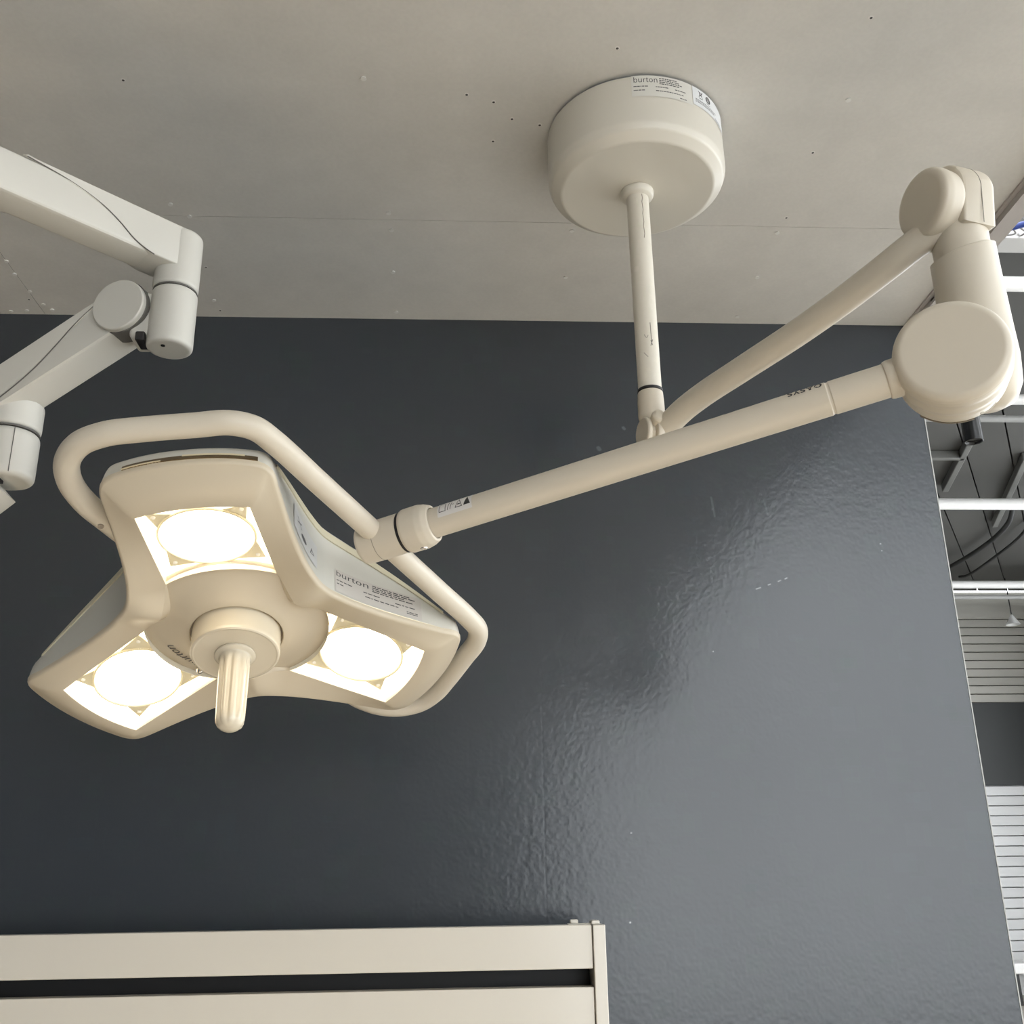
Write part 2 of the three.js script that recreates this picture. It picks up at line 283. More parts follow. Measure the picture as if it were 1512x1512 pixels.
  const pg = new THREE.CylinderGeometry(0.0166, 0.0166, 0.325, 48, 1, true); pg.translate(0, -0.1165 - 0.1625, 0);
  mesh('drop_tube', pg, phys(lin(1, 1, 1), 0.42, { map: poleTex }), lamp);
  mesh('seal_ring', rlathe([[0, -0.4415], [0.0178, -0.4415], [0.0178, -0.4375], [0, -0.4375]], 0.0008, V(0, 0, 0), Y, 40), black, lamp, 'black rubber ring');

  // lower swivel
  const dv = V(0.62774, 0, 0.77842), h1 = V(-0.963, 0, 0.27).normalize();
  const sw = V(0, 2.235 - H, 0);
  mesh('swivel_socket', rlathe([[0, -0.4415], [0.0178, -0.4415], [0.0187, -0.46], [0.0187, -0.482], [0.012, -0.492], [0, -0.494]], 0.003, V(0, 0, 0), Y, 40), enamelArm, lamp);
  const lug = rlathe([[0, 0.015], [0.0195, 0.015], [0.0215, 0.0135], [0.0215, 0.0085], [0.014, 0.005], [0.013, -0.001], [0, -0.001]], 0.0015, sw.clone().addScaledVector(h1, 0.002), h1, 40);
  mesh('swivel_lug', [lug, rlathe([[0, -0.012], [0.010, -0.012], [0.011, 0.004], [0.008, 0.008], [0, 0.009]], 0.002, sw.clone().add(V(0.006, 0.018, 0.014)), V(0.3, 0.25, 0.9).normalize(), 24)], enamelArm, lamp);
  mesh('arm_root', rlathe([[0, 0.001], [0.020, 0.001], [0.0212, -0.001], [0.0212, -0.006], [0.018, -0.014], [0.018, -0.022], [0, -0.024]], 0.002, sw.clone().addScaledVector(h1, 0.0), h1, 40), enamelArm, lamp);

  // curved arm up to the elbow
  const pts = [[0.2800, 2.2352, -1.3038], [0.2859, 2.2405, -1.2950], [0.3055, 2.2547, -1.2655], [0.3281, 2.2638, -1.2313], [0.3645, 2.2722, -1.1766], [0.4180, 2.2842, -1.0961], [0.4552, 2.2957, -1.0400], [0.4869, 2.3082, -0.9922], [0.5090, 2.3185, -0.9618], [0.5310, 2.3290, -0.9390], [0.537, 2.338, -0.928]].map((p) => L(...p));
  mesh('curved_arm', tube(pts, 0.0168, 160, 32), enamelArm, lamp);

  // elbow: hub facing the arm, arched cap, neck, column
  const COL = V(0.5546, 0, -0.9442), col = (y) => L(COL.x, y, COL.z);
  mesh('elbow_hub', rlathe([[0, 0.0465], [0.0335, 0.0465], [0.0390, 0.0435], [0.0405, 0.036], [0.0385, 0.020], [0.0340, 0.014], [0, 0.012]], 0.003, col(2.3545), h1, 56), enamelArm, lamp, 'round hub with a flat end face');
  mesh('hub_neck', rlathe([[0, -0.004], [0.0180, -0.004], [0.0182, 0.012], [0.0178, 0.020], [0.0168, 0.0215]], 0.001, L(0.5350, 2.3325, -0.9350), V(-0.52, -0.34, -0.78).normalize(), 40), enamelArm, lamp);
  const arch = new THREE.Shape(); { const r = 0.0390, b = -0.042; arch.moveTo(-r * 0.80, b); arch.lineTo(-r, 0.004); for (let i = 0; i <= 24; i++) { const t = Math.PI - Math.PI * i / 24; arch.lineTo(Math.cos(t) * r, 0.004 + Math.sin(t) * r * 1.02); } arch.lineTo(r * 0.80, b); arch.lineTo(-r * 0.80, b); }
  const capGeo = (d0, d1, grow = 0) => { const g = new THREE.ExtrudeGeometry(arch, { depth: d1 - d0 - 0.012, bevelEnabled: true, bevelThickness: 0.006, bevelSize: 0.005, bevelSegments: 4, bevelOffset: -0.005 + grow, curveSegments: 24 }); g.translate(0, 0, d0 + 0.006); return creased(g, 40); };
  const capX = V(-0.27, 0, -0.963).normalize(), capQ = basis(capX, Y, capX.clone().cross(Y));
  const zs = Math.sign(capX.clone().cross(Y).dot(h1));
  const put = (m, p) => { m.position.copy(p); m.quaternion.copy(capQ); return m; };
  const cap = put(mesh('elbow_cap', capGeo(zs > 0 ? -0.024 : -0.020, zs > 0 ? 0.020 : 0.024), enamelArm, lamp), col(2.3590));
  { const seam = new THREE.Shape(); const r = 0.0393, q = 0.0386, b = -0.041; seam.moveTo(-r * 0.86, b); seam.lineTo(-r, 0.004); for (let i = 0; i <= 24; i++) { const t = Math.PI - Math.PI * i / 24; seam.lineTo(Math.cos(t) * r, 0.004 + Math.sin(t) * r * 1.02); } seam.lineTo(r * 0.86, b); seam.lineTo(q * 0.86, b); for (let i = 24; i >= 0; i--) { const t = Math.PI - Math.PI * i / 24; seam.lineTo(Math.cos(t) * q, 0.004 + Math.sin(t) * q * 1.02); } seam.lineTo(-q * 0.86, b);
    const g = new THREE.ExtrudeGeometry(seam, { depth: 0.0007, bevelEnabled: false }); g.translate(0, 0, zs > 0 ? -0.004 : 0.0035); mesh('cap_seam', g, std(lin(0.25, 0.23, 0.19), 0.7), cap, 'thin dark seam over the cap'); }
  mesh('elbow_neck', rlathe([[0, 2.325 - H], [0.0300, 2.325 - H], [0.0295, 2.285 - H], [0, 2.285 - H]], 0.002, V(COL.x - POLE.x, 0, COL.z - POLE.z), Y, 48), enamelArm, lamp);
  {
    const rows = [], n = 56, prof = [[2.2955, 0.62], [2.2985, 0.9], [2.296, 1.0], [2.27, 1.0], [2.2, 1.04], [2.165, 1.07], [2.135, 1.0], [2.118, 0.78], [2.111, 0.4], [2.110, 0.01]];
    for (const [y, s] of prof) { const row = []; for (let i = 0; i < n; i++) { const t = i / n * Math.PI * 2, slant = y > 2.25 ? 0.010 * Math.cos(t) - 0.006 * Math.sin(t) : 0; row.push(V(COL.x - POLE.x + 0.0345 * s * Math.cos(t), y - H + slant, COL.z - POLE.z + 0.0345 * s * Math.sin(t))); } rows.push(row); }
    mesh('elbow_column', loft(rows, true), enamelArm, lamp);
  }

  // big round joint and the straight arm
  const K = V(-0.09086, 2.04069, -1.17543), u2 = V(0.8927, 0.1526, 0.4239).normalize(), a2 = V(-0.4290, 0, 0.9033).normalize(), DC = V(0.4957, 2.1410, -0.8969);
  const along = (s) => Lv(K.clone().addScaledVector(u2, s)), dc = Lv(DC);
  const hous = mesh('joint_housing', rlathe([[0, 0.020], [0.0555, 0.020], [0.0565, 0.012], [0.0555, 0.006], [0.0562, 0.002], [0.0570, -0.004], [0.0545, -0.014], [0.0550, -0.020], [0.0535, -0.034], [0.047, -0.048], [0.034, -0.056], [0, -0.058]], 0.0025, dc, a2, 72), enamelArm, lamp, 'round swivel housing');
  mesh('joint_cover', rlathe([[0, 0.0265], [0.0490, 0.0265], [0.0545, 0.0225, 0.006], [0.0565, 0.014], [0, 0.013]], 0.003, dc, a2, 72), enamelArm, lamp, 'flat round cover of the swivel');
  const down = V(0, -1, 0), side = a2.clone().cross(Y).normalize();
  const sideU = side.dot(u2) > 0 ? side : side.clone().negate();
  { const dirn = down.clone().multiplyScalar(0.86).addScaledVector(sideU, 0.5).normalize(); mesh('screw_recess', rlathe([[0, 0.001], [0.0045, 0.001], [0.0055, 0.0035], [0.0095, 0.0035], [0.0105, 0.001], [0.0105, -0.004]], 0.0008, dc.clone().addScaledVector(a2, -0.026).addScaledVector(dirn, 0.0505), dirn, 24), std(lin(0.42, 0.38, 0.3), 0.6), hous); }
  { const arc = []; for (let i = 0; i <= 16; i++) { const t = -0.75 + i / 16 * 1.0; arc.push(dc.clone().addScaledVector(a2, -0.036).addScaledVector(down, 0.0531 * Math.cos(t)).addScaledVector(sideU, 0.0531 * Math.sin(t))); } mesh('housing_slot', tube(arc, 0.0011, 40, 8), std(lin(0.2, 0.17, 0.13), 0.7), hous, 'thin slot under the housing'); }
  const armTex = enamelArm;
  mesh('arm_socket', rlathe([[0, 0.592], [0.0190, 0.592], [0.0203, 0.596], [0.0205, 0.610], [0.0225, 0.614], [0.0225, 0.640], [0, 0.640]], 0.0015, along(0), u2, 40), enamelArm, lamp);
  const straight = mesh('straight_arm', rlathe([[0.0, 0.050], [0.0176, 0.050], [0.0180, 0.5335], [0.0172, 0.5345], [0.0172, 0.5365], [0.0179, 0.5375], [0.0179, 0.600], [0, 0.600]], 0.0005, along(0), u2, 56), armTex, lamp);
  // frame round the arm: toward the viewer's side and up
  const front = u2.clone().cross(Y).normalize(); if (front.z < 0) front.negate();
  const upP = u2.clone().cross(front).normalize(); if (upP.y < 0) upP.negate();
  const onArm = (r) => (x, y) => { /* x along the arm, y round it */ return (s0, t0) => along(s0 + x).addScaledVector(upP, r * Math.cos(t0 + y / r)).addScaledVector(front, r * Math.sin(t0 + y / r)); };
  mesh('arm_lettering', glyphs(fontBold, 'OASYS', 0.0088, (x, y) => onArm(0.01822)(-x, y)(0.513, 0.76)), ink, straight, 'black printed letters');
  mesh('arm_lettering', [0.455, 0.432, 0.418, 0.404].map((s, i) => glyphs(fontBold, '-', 0.012, (x, y) => onArm(0.01822)(x * (1 + (i % 2)), y)(s, 0.60))), ink, straight);
  { // warning sticker at the head end
    const tex = canvasTexture(512, 256, (c, w, h) => { c.fillStyle = '#d9d6d3'; c.fillRect(0, 0, w, h); c.strokeStyle = c.fillStyle = '#2c2b2d'; c.lineWidth = 9; c.strokeRect(26, 60, 92, 130); c.beginPath(); c.moveTo(150, 190); c.lineTo(178, 60); c.moveTo(190, 190); c.lineTo(214, 66); c.moveTo(220, 120); c.lineTo(246, 120); c.stroke(); c.beginPath(); c.moveTo(270, 190); c.lineTo(320, 60); c.lineTo(366, 190); c.closePath(); c.stroke(); c.fillRect(300, 140, 40, 18); c.beginPath(); c.moveTo(390, 190); c.lineTo(440, 50); c.lineTo(492, 190); c.closePath(); c.fill(); });
    const rows = []; for (let j = 0; j <= 10; j++) { const row = []; for (let i = 0; i <= 12; i++) row.push(along(0.084 + 0.044 * i / 12).addScaledVector(upP, 0.01785 * Math.cos(1.75 - j * 0.135)).addScaledVector(front, 0.01785 * Math.sin(1.75 - j * 0.135))); rows.push(row); }
    const g = loft(rows, false), uv = g.attributes.uv; for (let i = 0; i < uv.count; i++) uv.setX(i, uv.getX(i) * 13 / 12);
    mesh('warning_sticker', g, std(lin(1, 1, 1), 0.45, { map: tex }), straight, 'pale sticker with black warning symbols');
  }
  const collar = mesh('arm_collar', rlathe([[0, 0.0335], [0.0255, 0.0335], [0.0268, 0.037], [0.0268, 0.056], [0.0250, 0.064], [0.0218, 0.071], [0.0186, 0.0715], [0.0184, 0.066]], 0.0015, along(0), u2, 56), enamelArm, lamp);
  mesh('seal_ring', rlathe([[0, 0.0300], [0.0248, 0.0300], [0.0248, 0.0345], [0, 0.0345]], 0.0006, along(0), u2, 48), black, collar, 'black gap ring');
  { const d = V(0.02, -0.99, -0.05).normalize(); mesh('set_screw', rlathe([[0, 0.004], [0.0022, 0.004], [0.0022, 0.0052], [0.0046, 0.0052], [0.0050, 0.0035], [0.0050, -0.002]], 0.0005, along(0.0565).addScaledVector(d, 0.0225), d, 20), chrome, collar, 'small chrome screw'); }
  const clamp = mesh('yoke_clamp', rlathe([[0, -0.0265], [0.0215, -0.0265], [0.0243, -0.023], [0.0246, 0.0], [0.0246, 0.0305], [0, 0.0305]], 0.002, along(0), u2, 56), enamelArm, lamp);
  mesh('clamp_seam', new THREE.TorusGeometry(0.02462, 0.0004, 8, 48).applyQuaternion(new THREE.Quaternion().setFromUnitVectors(V(0, 0, 1), u2)).translate(along(-0.002).x, along(-0.002).y, along(-0.002).z), std(lin(0.3, 0.26, 0.2), 0.7), clamp);

  // ---------------------------------------------------------------- head; its own axes: x to the lobe by the arm side, y across, z up through the top
  const O = V(-0.27425, 1.95646, -1.27016);
  const ex = V(-0.05467, 0.41791, 0.90763).normalize(), ez0 = V(-0.08809, 0.90343, -0.42128), ey = ez0.clone().cross(ex).normalize(), ez = ex.clone().cross(ey).normalize();
  const headQ = basis(ex, ey, ez);
  const head = (m) => { m.position.copy(Lv(O)); m.quaternion.copy(headQ); return m; };

  // yoke: a bent tube in the head's plane, symmetric about the 60 degree direction
  const yx = V(-Math.cos(Math.PI / 6), 0.5, 0), yw = V(0.5, Math.cos(Math.PI / 6), 0);
  const half = [[0.170, -0.002], [0.215, 0.0], [0.250, 0.003], [0.281, 0.014], [0.303, 0.034], [0.3125, 0.062], [0.307, 0.092], [0.290, 0.125], [0.262, 0.172], [0.243, 0.203], [0.222, 0.2185], [0.196, 0.222], [0.12, 0.222]];
  const yp = [...half.map(([s, t]) => [-s, t]), [0, 0.222], ...half.slice().reverse()].map(([s, t]) => V(0, 0, 0.02).addScaledVector(yx, s).addScaledVector(yw, t));
  const yoke = head(mesh('yoke_tube', tube(yp, 0.0134, 260, 28), enamelArm, lamp));
  for (const s of [-1, 1]) { const p = V(0, 0, 0.02).addScaledVector(yx, 0.222 * s); mesh('pivot_screw', rlathe([[0, 0.0006], [0.0018, 0.0006], [0.0018, 0.0014], [0.0034, 0.0014], [0.0036, -0.001]], 0.0003, p.add(V(0, 0, -0.0132)), V(0, 0, -1), 16), std(lin(0.35, 0.3, 0.24), 0.4), yoke); }

  // outline of the three-lobed housing
  const side0 = [[0.0685, -0.1186], [0.100, -0.1075], [0.140, -0.1005], [0.190, -0.0960], [0.235, -0.0935], [0.2585, -0.0915], [0.2705, -0.083], [0.2785, -0.060], [0.2835, -0.030], [0.285, 0]];
  const lobe = [...side0, ...side0.slice(1, -1).reverse().map(([x, y]) => [x, -y])];
  const turn = (x, y, a) => [x * Math.cos(a) - y * Math.sin(a), x * Math.sin(a) + y * Math.cos(a)];
  const ctrl = []; for (let k = 0; k < 3; k++) for (const [x, y] of lobe) ctrl.push(V(...turn(x, y, k * 2 * Math.PI / 3), 0));
  const NL = 100, N = NL * 3;   // samples per lobe, all round
  const curve = new THREE.CatmullRomCurve3(ctrl, true, 'centripetal');
  const out = []; for (let k = 0; k < 3; k++) for (let i = 0; i < NL; i++) { const t = (k * lobe.length + i / NL * lobe.length) / ctrl.length; out.push(curve.getPoint(t)); }
  const nrm = out.map((p, i) => { const a = out[(i + N - 1) % N], b = out[(i + 1) % N]; return V(b.y - a.y, a.x - b.x, 0).normalize(); });
  const hTop = (r) => Math.max(0.021, 0.02 + 0.076 * (1 - Math.pow(Math.max(0, (r - 0.137) / 0.134), 1.25)));
  const lobeX = (p) => { let best = -1; for (let k = 0; k < 3; k++) best = Math.max(best, p.x * Math.cos(k * 2 * Math.PI / 3) + p.y * Math.sin(k * 2 * Math.PI / 3)); return best; };
  const sm = (a, b, x) => { const t = Math.max(0, Math.min(1, (x - a) / (b - a))); return t * t * (3 - 2 * t); };
  const hRim = (p) => -0.0135 + 0.0055 * sm(0.235, 0.283, lobeX(p));
  const inset = (i, d, h) => V(out[i].x - nrm[i].x * d, out[i].y - nrm[i].y * d, h);
  // inner path of the underside: disc edge, round three sides of the window, disc edge
  const RD = 0.1125, RO = 0.2355, hw = (x) => -0.0226 * (x - 0.092) / 0.135;
  function innerPath() {
    const a0 = Math.asin(0.0647 / RD), P = [];
    const add = (n, f) => { for (let i = 0; i < n; i++) P.push(f(i / n)); };
    const cD = [RD * Math.cos(a0), 0.0647], aO = Math.asin(0.061 / RO), cO = [RO * Math.cos(aO), 0.061];
    const rv = (phi) => { const t = (Math.PI / 3 - phi) / (Math.PI / 3 - a0); return RD - (RD - 0.0935) * (1 - t * t); };
    const hv = (phi) => { const t = sm(a0, Math.PI / 3, phi); return hw(RD * Math.cos(phi)) * (1 - t) - 0.0135 * t; };
    add(16, (t) => { const f = -Math.PI / 3 + t * (Math.PI / 3 - a0); return V(rv(-f) * Math.cos(f), rv(-f) * Math.sin(f), hv(-f)); });
    add(22, (t) => { const x = cD[0] + (cO[0] - cD[0]) * t, y = -(cD[1] + (cO[1] - cD[1]) * t); return V(x, y, hw(x)); });
    add(24, (t) => { const f = -aO + 2 * aO * t; return V(RO * Math.cos(f), RO * Math.sin(f), hw(RO * Math.cos(f))); });
    add(22, (t) => { const x = cO[0] + (cD[0] - cO[0]) * t, y = cO[1] + (cD[1] - cO[1]) * t; return V(x, y, hw(x)); });
    add(16, (t) => { const f = a0 + t * (Math.PI / 3 - a0); return V(rv(f) * Math.cos(f), rv(f) * Math.sin(f), hv(f)); });
    return P;   // 100 points
  }
  const ip = innerPath(), inner = [];
  for (let k = 0; k < 3; k++) for (const p of ip) inner.push(V(...turn(p.x, p.y, k * 2 * Math.PI / 3), p.z));
  // match the outline's samples to the inner path so that rulings run square: remap by angle-like parameter inside each lobe
  const rimIdx = []; { const ref = [[0, 0], [16, 5], [38, 30], [50, 50], [62, 70], [84, 95], [100, 100]]; const f = (i) => { for (let q = 0; q + 1 < ref.length; q++) if (i <= ref[q + 1][0]) return ref[q][1] + (ref[q + 1][1] - ref[q][1]) * (i - ref[q][0]) / (ref[q + 1][0] - ref[q][0]); }; for (let k = 0; k < 3; k++) for (let i = 0; i < NL; i++) rimIdx.push(k * NL + f(i)); }
  const outAt = (s, d, h) => { const i = Math.floor(s) % N, j = (i + 1) % N, t = s - Math.floor(s); const p = out[i].clone().lerp(out[j], t), n = nrm[i].clone().lerp(nrm[j], t).normalize(); return V(p.x - n.x * d, p.y - n.y * d, h === undefined ? 0 : h); };
  const rimH = rimIdx.map((s) => hRim(outAt(s, 0)));
  const rows = [];
  for (const v of [0, 0.02, 0.25, 0.5, 0.75, 1]) rows.push(inner.map((p, i) => { const q = outAt(rimIdx[i], 0.0052, rimH[i]), r = p.clone().lerp(q, v); r.z = p.z + (q.z - p.z) * Math.pow(v, 1.6) - 0.0022 * Math.sin(Math.PI * v); return r; }));
  for (const [d, h] of [[0.0030, 0.0005], [0.0013, 0.0018], [0.0004, 0.0040], [0, 0.0075]]) rows.push(rimIdx.map((s, i) => outAt(s, d, rimH[i] + h)));
  const undersideGeo = loft(rows, true);
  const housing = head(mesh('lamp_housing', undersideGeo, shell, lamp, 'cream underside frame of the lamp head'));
  // side wall and top
  const sideRows = []; for (const [d, f] of [[0, 0], [0.0004, 0.3], [0.0016, 0.7], [0.003, 0.93], [0.005, 0.985], [0.009, 1]]) sideRows.push(rimIdx.map((s, i) => { const p = outAt(s, 0), h0 = rimH[i] + 0.0085, h1_ = hTop(Math.hypot(p.x, p.y)); return outAt(s, d + 0.0008, h0 + (h1_ - h0) * f); }));
  const top = sideRows[sideRows.length - 1]; for (const s of [0.85, 0.6, 0.3, 0.05]) sideRows.push(top.map((p) => V(p.x * s, p.y * s, p.z + (0.104 - p.z) * (1 - s * s))));
  const shellTop = head(mesh('top_shell', loft(sideRows, true), phys(lin(0.62, 0.605, 0.545), 0.3, { clearcoat: 0.3, clearcoatRoughness: 0.2 }), lamp, 'pale grey upper shell of the lamp head'));
  // trim strips: bronze slot on each lobe's end, translucent gasket under the shell's top edge in the valleys
  const strip = (s0, s1, f0, f1, proud, n = 40) => { const A = [], B = [], A2 = [], B2 = []; for (let i = 0; i <= n; i++) { const s = (s0 + (s1 - s0) * i / n + N) % N, p = outAt(s, 0), hr = hRim(p) + 0.0085, ht = hTop(Math.hypot(p.x, p.y)), h0 = hr + (ht - hr) * f0, h1_ = hr + (ht - hr) * f1; A.push(outAt(s, -proud + 0.003 * f0, h0)); B.push(outAt(s, -proud + 0.003 * f1, h1_)); A2.push(outAt(s, 0.004, h0)); B2.push(outAt(s, 0.004, h1_)); } return creased(loft([A2, A, B, B2], false), 30); };
  for (let k = 0; k < 3; k++) {
    mesh('vent_slot', strip(k * NL + 38, k * NL + 65, 0.0, 0.30, 0.0004), std(lin(0.16, 0.12, 0.07), 0.3, { metalness: 0.6 }), shellTop, 'dark bronze slot at the end of a lobe');
    mesh('slot_edge', strip(k * NL + 38, k * NL + 46, 0.0, 0.10, 0.0009), brass, shellTop, 'bright brass edge');
    mesh('slot_edge', strip(k * NL + 50, k * NL + 62, 0.22, 0.34, 0.0009), brass, shellTop, 'bright brass edge');
    mesh('edge_gasket', strip(k * NL - 24, k * NL + 24, 0.80, 0.92, 0.0010), std(lin(0.62, 0.57, 0.42), 0.35), shellTop, 'yellowish gasket below the top edge');
  }
  // printed label on the side of the shell by the yoke clamp
  {
    const tex = canvasTexture(512, 256, (c, w, h) => { c.fillStyle = '#c6c1ba'; c.fillRect(0, 0, w, h); c.fillStyle = '#2f2e30'; c.font = '76px sans-serif'; c.fillText('burton', 4, 74); stripes(c, 256, 20, 215, 4, 17); stripes(c, 12, 118, 110, 1, 16); stripes(c, 14, 158, 70, 1, 16); stripes(c, 200, 130, 110, 1, 16); stripes(c, 372, 140, 100, 1, 16); stripes(c, 210, 176, 190, 1, 16); stripes(c, 430, 196, 70, 2, 14); });
    const A = [], n = 24, rowsL = []; for (let j = 0; j <= 6; j++) { const row = []; for (let i = 0; i <= n; i++) { const s = NL + 3 + 16 * i / n, p = outAt(s, 0), hr = hRim(p) + 0.0085; row.push(outAt(s, 0.0002 + 0.0006 * j / 6, hr + 0.002 + 0.036 * j / 6)); } rowsL.push(row); }
    const g = loft(rowsL, false), uv = g.attributes.uv; for (let i = 0; i < uv.count; i++) uv.setX(i, uv.getX(i) * (n + 1) / n);
    mesh('rating_label', g, std(lin(1, 1, 1), 0.4, { map: tex }), shellTop, 'pale sticker with burton lettering and fine print');
    const tex2 = canvasTexture(256, 256, (c, w, h) => { c.fillStyle = '#c9c9c8'; c.fillRect(0, 0, w, h); c.strokeStyle = c.fillStyle = '#4a4a4e'; c.lineWidth = 8; c.beginPath(); c.moveTo(40, 60); c.lineTo(86, 120); c.moveTo(86, 60); c.lineTo(40, 118); c.stroke(); c.beginPath(); c.arc(112, 170, 30, 0, 7); c.fill(); c.beginPath(); c.moveTo(196, 120); c.lineTo(220, 160); c.lineTo(186, 176); c.closePath(); c.stroke(); });
    const rowsM = []; for (let j = 0; j <= 6; j++) { const row = []; for (let i = 0; i <= n; i++) { const s = NL - 14 + 11 * i / n, p = outAt(s, 0), hr = hRim(p) + 0.0085; row.push(outAt(s, 0.0003 + 0.0005 * j / 6, hr + 0.012 + 0.036 * j / 6)); } rowsM.push(row); }
    const g2 = loft(rowsM, false), uv2 = g2.attributes.uv; for (let i = 0; i < uv2.count; i++) uv2.setX(i, uv2.getX(i) * (n + 1) / n);
    mesh('symbol_label', g2, std(lin(1, 1, 1), 0.4, { map: tex2 }), shellTop, 'grey sticker with small symbols');
  }
  // centre dish with its step walls
  const down_ = V(0, 0, -1), dishKeys = [[0.0575, -0.0142], [0.066, -0.0104], [0.080, -0.0038], [0.098, 0.0022], [0.2, 0.02]];
  const dishH = (r) => { for (let q = 0; q + 1 < dishKeys.length; q++) if (r <= dishKeys[q + 1][0]) { const t = (r - dishKeys[q][0]) / (dishKeys[q + 1][0] - dishKeys[q][0]); return dishKeys[q][1] + (dishKeys[q + 1][1] - dishKeys[q][1]) * t; } return 0; };
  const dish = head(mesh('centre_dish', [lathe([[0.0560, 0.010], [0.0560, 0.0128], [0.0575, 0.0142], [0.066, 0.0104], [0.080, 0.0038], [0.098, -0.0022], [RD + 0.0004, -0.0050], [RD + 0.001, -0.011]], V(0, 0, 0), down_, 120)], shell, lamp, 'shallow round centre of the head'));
  { // step between dish and frame, where no window lies
    for (let k = 0; k < 3; k++) { const r0 = [], r1 = []; for (let i = 84; i <= 116; i++) { const p = inner[(k * NL + i) % N]; const f = Math.atan2(p.y, p.x), rp = Math.hypot(p.x, p.y), g = rp - 0.0095 * (RD - rp) / (RD - 0.0935); r0.push(p.clone()); r1.push(V(g * Math.cos(f), g * Math.sin(f), dishH(g) + 0.0004)); } mesh('step_wall', loft([r0, r1], false), shell, housing); }
  }
  // lettering on the dish, read from the far side
  { const g = glyphs(fontReg, 'burton', 0.0125, (x, y) => { const r = 0.0905 + y, a = -2.09 + x / 0.0905; return V(r * Math.cos(a), r * Math.sin(a), dishH(r) - 0.0006); }); mesh('dish_lettering', g, ink, dish, 'small dark burton lettering');
    const a = -2.32; mesh('locking_pin', rlathe([[0, 0.014], [0.003, 0.013], [0.0045, 0.009], [0.0045, -0.002], [0, -0.002]], 0.0015, V(0.077 * Math.cos(a), 0.077 * Math.sin(a), -0.012), down_, 24), std(lin(0.6, 0.58, 0.54), 0.08, { metalness: 1 }), dish, 'tiny polished pin'); }
  const hub = head(mesh('handle_hub', rlathe([[0, 0.004], [0.0535, 0.004], [0.0535, 0.039], [0.0530, 0.0425], [0.0505, 0.0436], [0.0490, 0.0430], [0, 0.0430]], 0.0008, V(0, 0, 0), down_, 96), hubMat, lamp, 'stepped round hub'));
  mesh('gap_ring', rlathe([[0.0530, 0.0085], [0.0565, 0.0085]], 0, V(0, 0, 0), down_, 64), std(lin(0.2, 0.17, 0.14), 0.5), hub);
  { // fluted grip
    const rowsG = [], n = 160, fl = 10; const prof = [[0.047, 0.0190, 0], [0.052, 0.0188, 0], [0.057, 0.0186, 0.6], [0.062, 0.0187, 1], [0.10, 0.0180, 1], [0.132, 0.0172, 1], [0.139, 0.0166, 0.7], [0.144, 0.0145, 0.3], [0.1475, 0.010, 0.1], [0.1490, 0.004, 0], [0.1492, 0.0001, 0]];
    for (const [t, r, w] of prof) { const row = []; for (let i = 0; i < n; i++) { const a = i / n * Math.PI * 2, c = Math.abs(Math.cos(a * fl / 2)); const rr = r * (1 - 0.11 * w * Math.pow(c, 3)); row.push(V(rr * Math.cos(a), rr * Math.sin(a), -t)); } rowsG.push(row); }
    const grip = head(mesh('handle_grip', loft(rowsG, true), hubMat, lamp, 'fluted sterile handle'));
    mesh('handle_flange', rlathe([[0, 0.0425], [0.0235, 0.0425], [0.0246, 0.0445], [0.0246, 0.0465], [0.0225, 0.0478], [0.0195, 0.0490], [0.018, 0.0520]], 0.0008, V(0, 0, 0), down_, 56), hubMat, grip);
  }
  // the three lit windows
  const glow = std(lin(0.9, 0.88, 0.82), 0.5, { emissive: lin(...LAMP_COLOR), emissiveIntensity: LAMP_GLOW });
  const tray = std(lin(0.85, 0.82, 0.72), 0.35), bracketMat = std(lin(0.60, 0.56, 0.42), 0.35, { metalness: 0.4 }), lensMat = phys(lin(1, 1, 1), 0.02, { transmission: 1, thickness: 0, ior: 1.45 });
  const a0 = Math.asin(0.0647 / RD), aO = Math.asin(0.061 / RO);
  function windowLoop(shrink) { const P = []; const cD = [RD * Math.cos(a0), 0.0647 - shrink], cO = [RO * Math.cos(aO) - shrink, 0.061 - shrink]; const ad = Math.asin(cD[1] / RD), ao = Math.asin(cO[1] / (RO - shrink)); for (let i = 0; i <= 14; i++) { const f = -ad + 2 * ad * i / 14; P.push([(RD + shrink) * Math.cos(f), (RD + shrink) * Math.sin(f)]); } for (let i = 0; i <= 14; i++) { const f = ao - 2 * ao * i / 14; P.push([(RO - shrink) * Math.cos(f), (RO - shrink) * Math.sin(f)]); } return P; }
  const plate = (shrink, lift, thick) => { const P = windowLoop(shrink), tilt = -0.0226 / 0.135; const bot = P.map(([x, y]) => V(x, y, hw(x) + lift)), topp = P.map(([x, y]) => V(x, y, hw(x) + lift + thick)); const sh = new THREE.ShapeGeometry(new THREE.Shape(P.map(([x, y]) => new THREE.Vector2(x, y)))); const mk = (dz) => { const g = sh.clone(), p = g.attributes.position; for (let i = 0; i < p.count; i++) p.setZ(i, hw(p.getX(i)) + dz); g.computeVertexNormals(); return g; }; return [mk(lift), mk(lift + thick), creased(loft([bot, topp], true), 30)]; };
  for (let k = 0; k < 3; k++) {
    const put3 = (m) => { m.rotation.z = k * 2 * Math.PI / 3; return m; };
    const panel = mesh('light_panel', plate(0.0004, 0.022, 0.003), glow, lamp, 'glowing warm white light window');
    panel.position.copy(Lv(O)); panel.quaternion.copy(headQ).multiply(new THREE.Quaternion().setFromAxisAngle(V(0, 0, 1), k * 2 * Math.PI / 3));
    { const P = windowLoop(0), lo = P.map(([x, y]) => V(x, y, hw(x))), hi = P.map(([x, y]) => V(x, y, hw(x) + 0.025)); mesh('window_surround', creased(loft([lo, hi], true), 30), tray, panel); }
